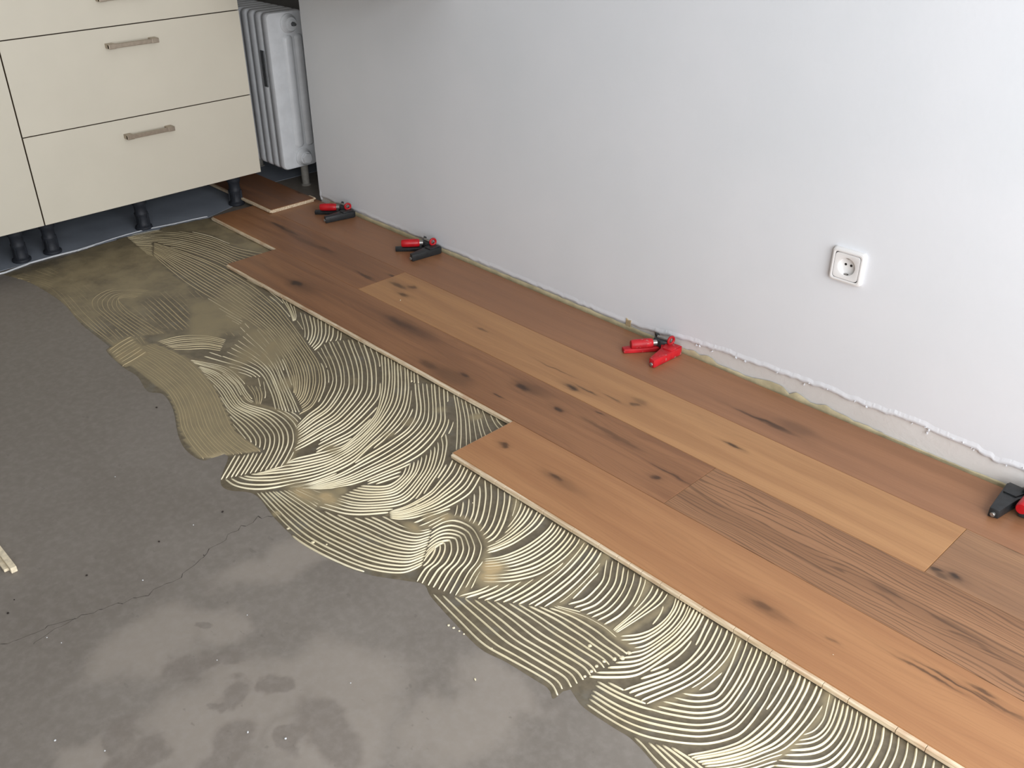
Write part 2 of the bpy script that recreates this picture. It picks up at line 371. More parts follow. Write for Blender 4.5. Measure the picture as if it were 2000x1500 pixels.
# ------------------------------------------------------------------ floor finish: planks
R1, R2, R3, R4 = -.1983, -.3883, -.5783, -.7747
TH, VEN = .0145, .0028
def plank_mesh(name, x0, x1, y0, y1, mat, parent, ztop=0.0, tongue=True, end_tongue=False, gap=.0004):
    """one board: veneer on top, pale core below, chamfered arrises"""
    c = .0007; x0 += gap; x1 -= gap; y0 += gap; y1 -= gap
    zt, zv, zb = ztop, ztop - VEN, ztop - TH
    V = []
    def ring(dx, z): 
        s = len(V); V.extend([(x0 + dx, y0 + dx, z), (x1 - dx, y0 + dx, z), (x1 - dx, y1 - dx, z), (x0 + dx, y1 - dx, z)]); return s
    a, b, d, e = ring(c, zt), ring(0, zt - c), ring(0, zv), ring(0, zb)
    Fc, mi = [(a, a + 1, a + 2, a + 3)], [0]
    for s, t_, m in ((a, b, 0), (b, d, 0), (d, e, 1)):
        for k in range(4):
            Fc.append((s + k, t_ + k, t_ + (k + 1) % 4, s + (k + 1) % 4)); mi.append(m)
    mi[1 + 3] = 2                                  # short-end chamfer shows the raw wood
    Fc.append((e + 3, e + 2, e + 1, e)); mi.append(1)
    ob = mesh_obj(name, V, Fc, [mat, M['core'], M['edge']], parent, False, mi)
    if tongue:
        # tongue made of short core sticks with saw kerfs between
        bmt = bmesh.new(); x = x0
        while x < x1 - .002:
            L = random.choice((.031, .047, .05, .072, .085)); xe = min(x + L, x1)
            j = random.uniform(-.0004, .0004)
            bbox(bmt, (x + .0003, y0 - .0078 + j, zb + .0020), (xe - .0005, y0 + .001, zv - .0006), .0006, 1)
            x = xe
        bm_obj('tongue', bmt, M['core'], ob)
    if end_tongue:
        bmt = bmesh.new(); bbox(bmt, (x0 - .0045, y0, zb + .0020), (x0 + .001, y1, zv - .0008), .0006, 1); bm_obj('tongue', bmt, M['core'], ob)
    return ob
W_ = {}
W_['r1'] = wood('oak_row_by_wall', lin(158, 113, 81), lin(144, 101, 71), lin(168, 122, 89), 1,
    [(1513, 832, .05, .009, .9), (1556, 836, .05, .02, .35), (1470, 812, .05, .004, .7), (1990, 1000, .05, .03, .5)], .10, .3, .4)
W_['r2a'] = wood('oak_far_short_board', lin(156, 110, 75), lin(134, 91, 60), lin(166, 120, 82), 2,
    [(545, 441, .05, .008, .9), (566, 452, .05, .007, .6), (636, 486, .05, .006, .5), (600, 474, .14, .010, .4), (712, 538, .05, .005, .7), (768, 540, .02, .004, .8)], .16, .4, .5)
W_['r2b'] = wood('oak_light_board', lin(181, 135, 91), lin(166, 120, 79), lin(192, 147, 101), 3,
    [(776, 557, .03, .010, .8), (803, 560, .012, .010, .7), (787, 575, .025, .007, .8), (1437, 873, .013, .006, 1), (1430, 871, .022, .003, .7), (1240, 790, .012, .008, .7), (1250, 783, .02, .010, .4), (1118, 757, .022, .008, 1.1),
     (1146, 762, .03, .003, .8), (1195, 776, .03, .003, .6), (944, 644, .014, .004, .6), (1085, 720, .06, .002, .5)], .12, .6, .3)
W_['r2c'] = wood('oak_end_board', lin(158, 119, 87), lin(138, 102, 74), lin(174, 134, 97), 4,
    [(1866, 1124, .013, .010, 1.1), (1829, 1114, .012, .006, 1), (1972, 1069, .02, .006, .8), (1844, 1128, .012, .006, .6)], .30, .5, .6)
W_['r3a'] = wood('oak_knotty_board', lin(154, 109, 75), lin(132, 90, 60), lin(168, 122, 84), 5,
    [(578, 554, .018, .012, 1), (590, 560, .07, .03, .35), (785, 632, .06, .012, .55), (800, 640, .10, .03, .35), (835, 712, .03, .012, .6), (880, 735, .07, .03, .45), (908, 733, .015, .008, .8), (1021, 757, .020, .010, 1), (1040, 760, .06, .02, .4),
     (1090, 799, .016, .008, 1), (972, 773, .018, .003, .8), (1175, 836, .06, .006, .5), (1215, 862, .05, .008, .45), (1170, 805, .012, .003, .8), (1282, 933, .010, .008, .9), (1310, 926, .05, .003, .7)], .18, .5, .4)
W_['r3b'] = wood('oak_dark_cathedral_board', lin(156, 114, 81), lin(136, 97, 67), lin(170, 127, 91), 6,
    [(1728, 1150, .03, .010, .45), (1874, 1228, .05, .007, .4), (1930, 1270, .05, .004, .4)], .85, .4, .9)
W_['r4'] = wood('oak_front_board', lin(173, 125, 84), lin(160, 112, 74), lin(184, 138, 95), 7,
    [(983, 868, .010, .009, .9), (1084, 932, .018, .005, .85), (1100, 945, .06, .014, .3), (1487, 1182, .016, .006, .55), (1500, 1192, .05, .012, .3), (1620, 1248, .010, .003, .45),
     (1810, 1314, .05, .0022, .8), (1870, 1338, .06, .0022, .9), (1920, 1352, .02, .003, .8), (1945, 1376, .05, .002, .7)], .14, .4, .35)
W_['loose'] = wood('oak_loose_board', lin(140, 96, 66), lin(118, 78, 52), lin(150, 106, 74), 8, [(585, 383, .02, .008, .7)], .15, .3, .5)
planks = [
    (-2.30, .9, R1, 0, 'r1', False), (.9, 2.05, R1, 0, 'r1', False),
    (-2.1895, -1.27, R2, R1, 'r2a', True), (-1.27, .591, R2, R1, 'r2b', False), (.591, 2.05, R2, R1, 'r2c', False),
    (-1.7433, .0987, R3, R2, 'r3a', True), (.0987, 1.95, R3, R2, 'r3b', False), (1.95, 2.05, R3, R2, 'r3a', False),
    (-.3665, 1.48, R4, R3, 'r4', True), (1.48, 2.05, R4, R3, 'r3b', True)]
for x0, x1, y0, y1, mk, tg in planks:
    plank_mesh('floor_plank', x0, x1, y0, y1, W_[mk], floor, 0, tg, x0 in (-.3665, -1.7433, -2.1895))
# painted screed below the kitchen units and its white edge bead
XB = -2.243
bm = bmesh.new(); prism(bm, [(XW, YS), (-2.27, YS), (-2.257, -1.14), (-2.262, -.95), (-2.255, -.72), (-2.243, -.6), (-2.230, -.39), (-2.30, -.19), (-2.42, -.02), (-2.42, .3), (XW, .3)], ZC, ZC + .0015); bm_obj('painted_screed', bm, M['grey_paint'], floor)
bm = bmesh.new()
pp = floor_pts([(-40, 545), (10, 533), (60, 514), (110, 500), (150, 490), (200, 474), (225, 466), (245, 460), (290, 448), (340, 438), (375, 430), (405, 424)])
for i in range(len(pp) - 1):
    n_ = 10
    for k in range(n_):
        a = pp[i] + (pp[i + 1] - pp[i]) * k / n_; b = pp[i] + (pp[i + 1] - pp[i]) * (k + 1) / n_
        w = (.003 + .003 * random.random()) * (1.3 if i in (4, 8, 9) else .8)
        vs_ = [bm.verts.new(q) for q in ((a[0] - w, a[1], ZC), (a[0] + w, a[1], ZC), (b[0] + w, b[1], ZC), (b[0] - w, b[1], ZC), (a[0], a[1], ZC + .004), (b[0], b[1], ZC + .004))]
        bm.faces.new((vs_[0], vs_[4], vs_[5], vs_[3])); bm.faces.new((vs_[4], vs_[1], vs_[2], vs_[5]))
bm_obj('sealant_bead', bm, M['white_bead'], floor)
# long crack in the screed
def crack(pts, w0):
    P = floor_pts(pts); d = np.concatenate([[0], np.cumsum(np.hypot(*(P[1:] - P[:-1]).T))]); s = np.arange(0, d[-1], .006)
    X = np.interp(s, d, P[:, 0]) + np.interp(s, s[::2], rng.normal(0, .0028, len(s[::2]))); Y = np.interp(s, d, P[:, 1]) + np.interp(s, s[::2], rng.normal(0, .0028, len(s[::2])))
    V, Fc = [], []
    for i in range(len(s)):
        w = w0 * (.25 + .9 * rng.random()); V += [(X[i], Y[i] - w, ZC + .0002), (X[i], Y[i], ZC + .0005), (X[i], Y[i] + w, ZC + .0002)]
    for i in range(len(s) - 1):
        for k in range(2): Fc.append((i * 3 + k, i * 3 + k + 1, (i + 1) * 3 + k + 1, (i + 1) * 3 + k))
    mesh_obj('crack', V, Fc, M['crack'], floor)
crack([(-30, 1270), (40, 1248), (130, 1212), (210, 1186), (290, 1160), (350, 1125), (400, 1085), (450, 1045), (500, 1015), (545, 1003)], .0011)
crack([(60, 1262), (110, 1228), (150, 1208)], .0006)

# ------------------------------------------------------------------ combed adhesive
# (edge A, edge B, ridges, ridge height mm, film thickness 0..1, thick band along edge: A/B/-)
S = []
def stroke(A, B, n, h=3.4, thick=0.0, band=''): S.append((A, B, n, h, thick, band))
# far, thick and weakly combed area
stroke([(0, 545), (90, 562), (150, 622), (200, 662), (228, 684)], [(120, 515), (180, 560), (225, 600), (270, 650), (300, 690)], 10, 2.0, .34)
stroke([(110, 508), (180, 545), (240, 590), (300, 640)], [(250, 460), (330, 520), (410, 590), (480, 660)], 14, 1.7, .36)
stroke([(245, 463), (330, 450), (405, 462), (460, 482), (520, 494)], [(285, 496), (340, 518), (400, 548), (470, 592), (530, 650)], 20, 2.5, .18)
stroke([(300, 440), (400, 425), (470, 455), (530, 487)], [(320, 452), (400, 455), (460, 480), (520, 494)], 6, 1.6, .34)
# foreground, earliest passes
stroke([(1215, 1425), (1244, 1449), (1270, 1480), (1290, 1500), (1320, 1535)], [(1300, 1450), (1330, 1468), (1360, 1486), (1378, 1500), (1420, 1530)], 5, 3.2)
stroke([(1611, 1378), (1606, 1402), (1592, 1423), (1570, 1434)], [(1715, 1414), (1706, 1455), (1683, 1500), (1640, 1540), (1590, 1555), (1530, 1550), (1470, 1540)], 11, 3.4)
stroke([(1733, 1424), (1726, 1460), (1705, 1500), (1680, 1530)], [(1850, 1492), (1846, 1520), (1834, 1550), (1800, 1580)], 7, 3.6)
stroke([(1446, 1244), (1438, 1266), (1426, 1294), (1412, 1320), (1396, 1344), (1380, 1352), (1350, 1353), (1310, 1345), (1270, 1335), (1225, 1322), (1180, 1302)],
       [(1532, 1300), (1526, 1320), (1510, 1350), (1498, 1376), (1470, 1416), (1440, 1442), (1388, 1458), (1340, 1458), (1270, 1446), (1224, 1430), (1184, 1408), (1144, 1380)], 9, 3.8)
stroke([(1546, 1308), (1538, 1332), (1516, 1370), (1486, 1408), (1450, 1442), (1420, 1456), (1380, 1466), (1340, 1473)],
       [(1612, 1348), (1598, 1380), (1570, 1420), (1530, 1458), (1490, 1476), (1450, 1490), (1410, 1498), (1380, 1500)], 6, 3.8, 0, 'B')
stroke([(1318, 1165), (1312, 1186), (1298, 1208), (1276, 1226), (1250, 1236), (1214, 1240)], [(1378, 1203), (1360, 1234), (1330, 1266), (1300, 1288), (1260, 1314), (1230, 1326), (1180, 1328), (1140, 1326)], 10, 3.6)
stroke([(1390, 1208), (1380, 1230), (1360, 1266), (1330, 1296), (1290, 1318), (1212, 1344)], [(1435, 1238), (1428, 1260), (1410, 1290), (1380, 1320), (1340, 1346), (1268, 1378)], 5, 3.8, 0, 'B')
stroke([(1274, 1136), (1264, 1160), (1240, 1190), (1196, 1231)], [(1310, 1158), (1294, 1180), (1262, 1202), (1204, 1238)], 4, 3.5, 0, 'B')
stroke([(1176, 1112), (1172, 1132), (1158, 1150), (1135, 1170), (1105, 1178)], [(1256, 1126), (1252, 1146), (1238, 1178), (1215, 1204), (1184, 1224)], 7, 3.5, 0, 'B')
stroke([(1095, 1028), (1080, 1050), (1040, 1090), (990, 1120), (940, 1148), (884, 1165)], [(1180, 1077), (1166, 1100), (1140, 1130), (1100, 1166), (1060, 1192), (1030, 1211)], 11, 3.6, 0, 'B')
stroke([(1077, 1014), (1066, 1032), (1040, 1054), (1010, 1072), (976, 1085), (944, 1090)], [(1136, 1050), (1128, 1066), (1100, 1096), (1060, 1122), (1020, 1134), (970, 1140), (940, 1139)], 9, 3.5, 0, 'B')
stroke([(1018, 972), (1012, 992), (1004, 1010), (990, 1030), (970, 1048), (950, 1058)], [(1071, 1008), (1050, 1034), (1010, 1060), (980, 1074), (950, 1084)], 7, 3.4)
stroke([(882, 925), (888, 950), (888, 985), (882, 1010), (872, 1022)], [(1003, 966), (1000, 990), (990, 1025), (975, 1050), (955, 1064)], 10, 3.4, 0, 'B')
# long lower-left pass that ends in a hook
stroke([(600, 955), (650, 970), (700, 988), (750, 1008), (790, 1028), (820, 1036), (845, 1030)], [(500, 963), (540, 1010), (590, 1055), (660, 1093), (720, 1115), (780, 1122), (810, 1114), (824, 1106)], 14, 3.3, 0, 'A')
# corner beside the stepped board
stroke([(881, 765), (888, 810), (888, 850), (884, 885)], [(946, 805), (956, 832), (966, 848)], 8, 2.6, .10)
stroke([(790, 916), (782, 932), (765, 945), (745, 950), (708, 948)], [(873, 846), (876, 868), (868, 906), (848, 940), (820, 980), (790, 998), (740, 1006), (680, 1007), (618, 992)], 11, 3.4)
stroke([(882, 893), (872, 915), (850, 945), (835, 962), (800, 985), (760, 1000)], [(941, 935), (920, 966), (880, 990), (840, 1006), (790, 1016), (762, 1013)], 8, 3.5, .03)
stroke([(806, 760), (809, 800), (796, 832), (760, 860), (700, 896), (650, 925), (600, 945), (560, 955)], [(870, 762), (872, 800), (870, 832), (840, 876), (800, 904), (750, 926), (700, 945), (650, 955), (600, 957)], 8, 3.2)
stroke([(742, 690), (744, 740), (741, 780), (732, 810), (700, 846), (670, 870), (620, 885), (580, 895), (545, 917)], [(799, 716), (800, 770), (790, 810), (760, 846), (720, 880), (680, 912), (620, 938), (560, 952), (500, 960), (455, 953), (434, 938)], 9, 3.4)
stroke([(622, 680), (640, 716), (644, 750), (628, 786), (600, 810), (580, 832)], [(715, 670), (728, 710), (730, 750), (722, 780), (680, 826), (640, 850), (600, 872), (574, 886)], 10, 3.3)
stroke([(586, 618), (594, 645), (594, 668)], [(640, 638), (639, 655), (629, 675), (608, 692)], 7, 3.2)
stroke([(553, 590), (565, 610), (572, 628)], [(578, 602), (580, 616), (578, 626)], 4, 2.8)
stroke([(300, 500), (350, 545), (420, 590), (500, 640), (545, 690), (566, 730), (572, 755), (572, 768)], [(300, 474), (400, 506), (480, 548), (540, 594), (568, 626), (596, 666), (624, 708), (632, 740), (628, 766), (612, 796), (586, 812)], 12, 3.0, .12)
stroke([(492, 640), (540, 700), (566, 760), (588, 806)], [(430, 700), (500, 726), (527, 765), (536, 802)], 8, 2.9)
stroke([(478, 752), (492, 770), (500, 792)], [(512, 756), (515, 775), (508, 796)], 4, 2.8, .15)
stroke([(296, 567), (220, 564), (182, 580), (176, 598), (190, 614), (250, 660)], [(262, 586), (240, 584), (230, 587), (236, 594), (262, 612), (326, 652)], 8, 2.5, .34)
stroke([(305, 667), (350, 656), (400, 655), (442, 663)], [(340, 685), (370, 685), (400, 683), (430, 687)], 8, 3.2, .25)
stroke([(390, 716), (426, 728), (454, 752), (470, 776), (486, 790), (540, 806), (570, 830), (577, 860), (566, 890), (552, 912)], [(366, 735), (398, 768), (425, 804), (444, 832), (458, 852), (468, 868), (466, 885), (455, 905), (436, 936)], 12, 3.2, 0, 'A')
stroke([(215, 690), (270, 725), (320, 762), (343, 800), (352, 840), (372, 872), (393, 897)], [(300, 672), (360, 700), (412, 752), (438, 800), (455, 836), (480, 862), (512, 882)], 14, 3.3, .50)
stroke([(210, 685), (232, 669), (256, 656)], [(242, 718), (264, 706), (288, 690)], 7, 4.2, .6)
stroke([(845, 1030), (870, 1018), (896, 1016), (924, 1030), (940, 1056), (944, 1072), (936, 1098), (920, 1118), (905, 1145), (893, 1165)],
       [(826, 1102), (836, 1085), (848, 1070), (855, 1067), (853, 1080), (840, 1100), (826, 1110), (818, 1120), (810, 1134)], 8, 3.6, 0, 'A')
stroke([(1085, 1190), (1130, 1206), (1170, 1228), (1198, 1250), (1232, 1274)], [(836, 1160), (886, 1212), (936, 1260), (984, 1288), (1040, 1320), (1070, 1340), (1082, 1362)], 12, 3.3, 0, 'A')
def catmull(P, m=14):
    Q = np.vstack([2 * P[0] - P[1], P, 2 * P[-1] - P[-2]]); out = []
    for i in range(1, len(Q) - 2):
        for k in range(m):
            t = k / m; out.append(.5 * (2 * Q[i] + (Q[i + 1] - Q[i - 1]) * t + (2 * Q[i - 1] - 5 * Q[i] + 4 * Q[i + 1] - Q[i + 2]) * t * t + (3 * Q[i] - Q[i - 1] - 3 * Q[i + 1] + Q[i + 2]) * t ** 3))
    out.append(Q[-2]); return np.array(out)
def resample(P, n):
    d = np.concatenate([[0], np.cumsum(np.hypot(*(P[1:] - P[:-1]).T))]); s = np.linspace(0, d[-1], n)
    return np.stack([np.interp(s, d, P[:, 0]), np.interp(s, d, P[:, 1])], 1)
def inside(pts, poly):
    x, y = pts[:, 0], pts[:, 1]; r = np.zeros(len(pts), bool); n = len(poly)
    lo, hi = poly.min(0), poly.max(0); m = (x >= lo[0]) & (x <= hi[0]) & (y >= lo[1]) & (y <= hi[1])
    if not m.any(): return r
    xs, ys = x[m], y[m]; q = np.zeros(len(xs), bool)
    for i in range(n):
        x0, y0 = poly[i]; x1, y1 = poly[i - 1]
        if y0 == y1: continue
        q ^= ((y0 > ys) != (y1 > ys)) & (xs < (x1 - x0) * (ys - y0) / (y1 - y0) + x0)
    r[m] = q; return r
strokes, under = [], []
def plank_gap(p):
    x, y = p
    return (R4 if x > -.3665 else R3 if x > -1.7433 else R2) - y
def extend(P, d0, d1):
    t0 = P[0] - P[2]; t1 = P[-1] - P[-3]
    out = [P]
    if d0 > 0: out.insert(0, (P[0] + t0 / np.hypot(*t0) * d0)[None])
    if d1 > 0: out.append((P[-1] + t1 / np.hypot(*t1) * d1)[None])
    return np.vstack(out)
for A, B, n, h, thick, band in S:
    a, b = catmull(floor_pts(A)), catmull(floor_pts(B))
    near = min(abs(plank_gap(a[0])), abs(plank_gap(b[0]))) < .045
    # what the passes below would show where no traced pass lies: the same comb carried on to either side
    if thick < .2 and n >= 4:
        ex = 5 / n; m_ = 60; a2, b2 = resample(extend(a, .05, .03), m_), resample(extend(b, .05, .03), m_); d_ = a2 - b2
        a3, b3 = a2 + d_ * ex, b2 - d_ * ex; e_ = d_ / np.maximum(np.hypot(*d_.T), 1e-6)[:, None]
        under.append((a3, b3, n + 10, h * .95, 0.0, '', np.vstack([a3 + e_ * .004, (b3 - e_ * .004)[::-1]])))
    if near: a, b = extend(a, .03, 0), extend(b, .03, 0)
    L = max(np.hypot(*(a[1:] - a[:-1]).T).sum(), np.hypot(*(b[1:] - b[:-1]).T).sum())
    m = max(8, int(L / .007)); a, b = resample(a, m), resample(b, m)
    e = (a - b); e /= np.maximum(np.hypot(*e.T), 1e-6)[:, None]
    poly = np.vstack([a + e * .004, (b - e * .004)[::-1]])
    strokes.append((a, b, n, h, thick, band, poly))
def under_plank(p, d=.004):
    x, y = p[:, 0], p[:, 1]
    return ((y > R2 - d) & (x > -2.19)) | ((y > R3 - d) & (x > -1.7433)) | ((y > R4 - d) & (x > -.3665))
strokes = under + strokes
glue = empty('parquet_adhesive', (-.8, -.9, ZC))
tag(glue, 'cream parquet adhesive combed in curved ridges over the grey screed beside the planks', 'adhesive', kind='stuff')
OX = np.array([-.8, -.9])
# film: grid over the outline, border snapped on the outline
outline = catmull(floor_pts([(5, 536), (60, 553), (120, 590), (160, 634), (212, 676), (208, 686), (240, 717), (268, 735), (288, 764), (318, 770), (338, 800), (348, 850), (364, 880), (394, 899), (420, 893), (446, 889), (431, 938), (445, 957), (498, 966),
    (538, 1014), (588, 1060), (658, 1099), (718, 1122), (790, 1134), (828, 1142), (842, 1166), (888, 1217), (938, 1267), (988, 1293), (1043, 1327), (1072, 1346), (1080, 1365), (1098, 1352), (1110, 1342), (1138, 1380), (1196, 1420), (1238, 1448), (1300, 1520), (1340, 1580), (1500, 1700)]), 6)
top = np.vstack([[(1.02, -1.2), (1.2, R4 + .01), (-.37, R4 + .01), (-.37, R3 + .01), (-1.75, R3 + .01), (-1.75, R2 + .01), (-2.2, R2 + .01)], floor_pts([(400, 427), (340, 440), (290, 450), (245, 463), (200, 477), (150, 493), (110, 503), (60, 517)])])
poly = np.vstack([outline, top])
g = .0075; lo, hi = poly.min(0) - g, poly.max(0) + g
gx, gy = np.arange(lo[0], hi[0], g), np.arange(lo[1], hi[1], g)
GX, GY = np.meshgrid(gx, gy, indexing='ij'); pts = np.stack([GX.ravel(), GY.ravel()], 1)
ins = inside(pts, poly).reshape(GX.shape)
cell = ins[:-1, :-1] | ins[1:, :-1] | ins[:-1, 1:] | ins[1:, 1:]
use = np.zeros(GX.shape, bool)
for dx in (0, 1):
    for dy in (0, 1): use[dx:dx + cell.shape[0], dy:dy + cell.shape[1]] |= cell
idx = -np.ones(GX.shape, int); idx[use] = np.arange(use.sum()); fp = pts[use.ravel()].copy(); fin = ins[use]
seg0, seg1 = poly, np.roll(poly, -1, 0)
for i in np.where(~fin)[0]:
    d = seg1 - seg0; t = np.clip(((fp[i] - seg0) * d).sum(1) / np.maximum((d * d).sum(1), 1e-12), 0, 1); q = seg0 + d * t[:, None]
    fp[i] = q[np.argmin(((q - fp[i]) ** 2).sum(1))]
thick = np.zeros(len(fp))
for a, b, n, h, tk, band, pl in strokes:
    mk = inside(fp, pl); thick[mk] = tk
    for which, e0, e1 in (('A', a, b), ('B', b, a)):
        if which in band:
            dmin = np.full(len(fp), 9.)
            for q, w in zip(e0, e1):
                o_ = (q - w); o_ = q + o_ / max(np.hypot(*o_), 1e-6) * .009
                dmin = np.minimum(dmin, np.hypot(*(fp - o_).T))
            thick = np.maximum(thick, .42 * np.clip(1.25 - dmin / .012, 0, 1))
def blob(px, py, r, amt, asp=1, rot=0):
    c = ray(px, py, z=ZC)[:2]; d = fp - c; cr, sr = math.cos(rot), math.sin(rot); u_, v_ = (d[:, 0] * cr + d[:, 1] * sr) / (r * asp), (-d[:, 0] * sr + d[:, 1] * cr) / r
    global thick; thick = np.maximum(thick, amt * np.clip(1.4 - np.hypot(u_, v_), 0, 1))
for b_ in [(962, 1112, .032, .95), (955, 1128, .03, .9), (595, 965, .03, .8, 2), (640, 975, .028, .75, 1.5), (665, 960, .02, .6), (870, 1012, .02, .7), (840, 1010, .02, .7), (806, 1032, .016, .7, 2), (650, 880, .018, .5, 2), (555, 935, .02, .35),
           (690, 745, .03, .3), (800, 825, .025, .4), (760, 850, .02, .4), (860, 800, .02, .35), (780, 720, .02, .35), (645, 700, .02, .3), (930, 815, .02, .55), (510, 1000, .02, .35, 1.5), (540, 1004, .012, .7),
           (250, 690, .05, .62), (320, 600, .12, .42, 1.5, -.4), (420, 620, .16, .5, 2, -.5), (480, 680, .10, .55, 2, -.8), (530, 690, .06, .55, 3, -.9), (560, 750, .03, .5, 2, -1.0), (420, 700, .09, .45), (460, 730, .06, .45), (250, 560, .12, .40, 2),
           (150, 560, .12, .38, 2, 0), (330, 460, .10, .34, 1, 0), (200, 520, .16, .38, 2, 1.4), (440, 445, .08, .36), (500, 480, .05, .45)]: blob(*b_)
# scraped, thinner patches inside the thick area
for px, py, r, k, asp, rot in [(320, 605, .06, .8, 2, -.4), (350, 625, .035, .9, 3, -.5), (250, 640, .05, .6, 2, -.5), (410, 690, .05, .8, 2, .2), (500, 725, .035, .9, 1.5, 0), (455, 665, .05, .6, 1.6, -.5), (400, 555, .05, .8, 3, -.45), (200, 640, .04, .6, 2, -.6), (530, 610, .05, .7, 2, -.5), (420, 505, .07, .7, 2, -.3), (350, 475, .05, .6, 2, -.3)]:
    c = ray(px, py, z=ZC)[:2]; d = fp - c; cr, sr = math.cos(rot), math.sin(rot); thick *= 1 - k * np.clip(1.35 - np.hypot((d[:, 0] * cr + d[:, 1] * sr) / (r * asp), (-d[:, 0] * sr + d[:, 1] * cr) / r), 0, 1)
fz = .0005 + np.clip(thick, 0, .58) * .0044; fz[~fin] = .0001
verts = [(q[0] - OX[0], q[1] - OX[1], z) for q, z in zip(fp, fz)]
ii, jj = np.where(cell); faces = np.stack([idx[ii, jj], idx[ii + 1, jj], idx[ii + 1, jj + 1], idx[ii, jj + 1]], 1).tolist()
film = mesh_obj('glue_film', verts, faces, M['film'], glue, True)
at = film.data.attributes.new('thick', 'FLOAT', 'POINT'); at.data.foreach_set('value', thick.astype(np.float32))
# ridges: one mesh per trowel pass; later passes wipe the earlier ones away
prof = [(-1, 0), (-.62, .62), (0, 1), (.62, .62), (1, 0)]
all_poly = [s[6] for s in strokes]
for si, (a, b, n, h, tk, band, pl) in enumerate(strokes):
    m = len(a); V, Fc = [], []
    for k in range(n):
        f = (k + .5) / n if n > 1 else .5
        f += random.uniform(-.12, .12) / n
        P = a * (1 - f) + b * f
        L = np.hypot(*(P[1:] - P[:-1]).T).sum(); cnt = max(6, int(L / .006)); P = resample(P, cnt)
        tn = np.gradient(P, axis=0); tn /= np.maximum(np.hypot(*tn.T), 1e-9)[:, None]; nr = np.stack([-tn[:, 1], tn[:, 0]], 1)
        wob = np.interp(np.arange(cnt), np.arange(0, cnt + 12, 12), rng.normal(0, .0007, len(np.arange(0, cnt + 12, 12)))); P = P + nr * wob[:, None]
        vis = ~under_plank(P) & inside(P, poly)
        for pj in all_poly[si + 1:]:
            if vis.any(): vis &= ~inside(P, pj)
        hh = h * .001 * (1 + np.interp(np.arange(cnt), np.arange(0, cnt + 9, 9), rng.normal(0, .10, len(np.arange(0, cnt + 9, 9)))))
        wd = (.00188 if h > 2.6 else .0017) * (1 + .12 * random.gauss(0, 1)) * np.ones(cnt) * (1 + np.interp(np.arange(cnt), np.arange(0, cnt + 7, 7), rng.normal(0, .08, len(np.arange(0, cnt + 7, 7)))))
        i = 0
        while i < cnt:
            if not vis[i]: i += 1; continue
            j = i
            while j < cnt and vis[j]: j += 1
            if j - i >= (9 if si < len(under) else 4):
                s0 = len(V); q = j - i
                tp = np.minimum(1, np.minimum(np.arange(q) + .4, q - .6 - np.arange(q)) / 1.6)
                for r_ in range(q):
                    for u_, z_ in prof:
                        xy = P[i + r_] + nr[i + r_] * u_ * wd[i + r_] * (.55 + .45 * tp[r_])
                        V.append((xy[0] - OX[0], xy[1] - OX[1], .0002 + z_ * hh[i + r_] * (.35 + .65 * tp[r_])))
                for r_ in range(q - 1):
                    for c_ in range(4): Fc.append((s0 + r_ * 5 + c_, s0 + (r_ + 1) * 5 + c_, s0 + (r_ + 1) * 5 + c_ + 1, s0 + r_ * 5 + c_ + 1))
                Fc.append(tuple(s0 + c_ for c_ in range(5))); Fc.append(tuple(s0 + (q - 1) * 5 + c_ for c_ in range(4, -1, -1)))
            i = j
    if V: 
        o = mesh_obj('ridge_band', V, Fc, M['ridge_tan' if tk > .3 else 'ridge_mid' if tk > .1 else 'ridge'], glue, True); o['kind'] = 'stuff'
# torn blobs and drips at the edges of passes
def lump(bm, p, s, fl=.5):
    t = bmesh.new(); bmesh.ops.create_icosphere(t, subdivisions=2, radius=s)
    for v in t.verts: v.co = Vector((v.co.x * random.uniform(.8, 1.3), v.co.y * random.uniform(.8, 1.3), v.co.z * fl * random.uniform(.8, 1.2)))
    bmesh.ops.transform(t, matrix=Matrix.Translation((p[0] - OX[0], p[1] - OX[1], .001)), verts=t.verts); merge(bm, t)
bm = bmesh.new()
for px, py, s in [(563, 1033, .005), (611, 1060, .006), (638, 1064, .003), (876, 1222, .004), (886, 1227, .004), (897, 1233, .003), (906, 1239, .003), (816, 988, .007), (808, 994, .006), (924, 983, .004), (1152, 1262, .006), (1180, 1292, .005), (1200, 1288, .006),
                  (1165, 1302, .005), (1155, 1312, .005), (1142, 1322, .004), (1215, 1286, .008), (1228, 1276, .007), (804, 745, .004), (575, 624, .004), (540, 1002, .007), (960, 1268, .004)]:
    lump(bm, ray(px, py, z=ZC), s * .62)
o = bm_obj('glue_lump', bm, M['ridge'], glue, True); o['kind'] = 'stuff'

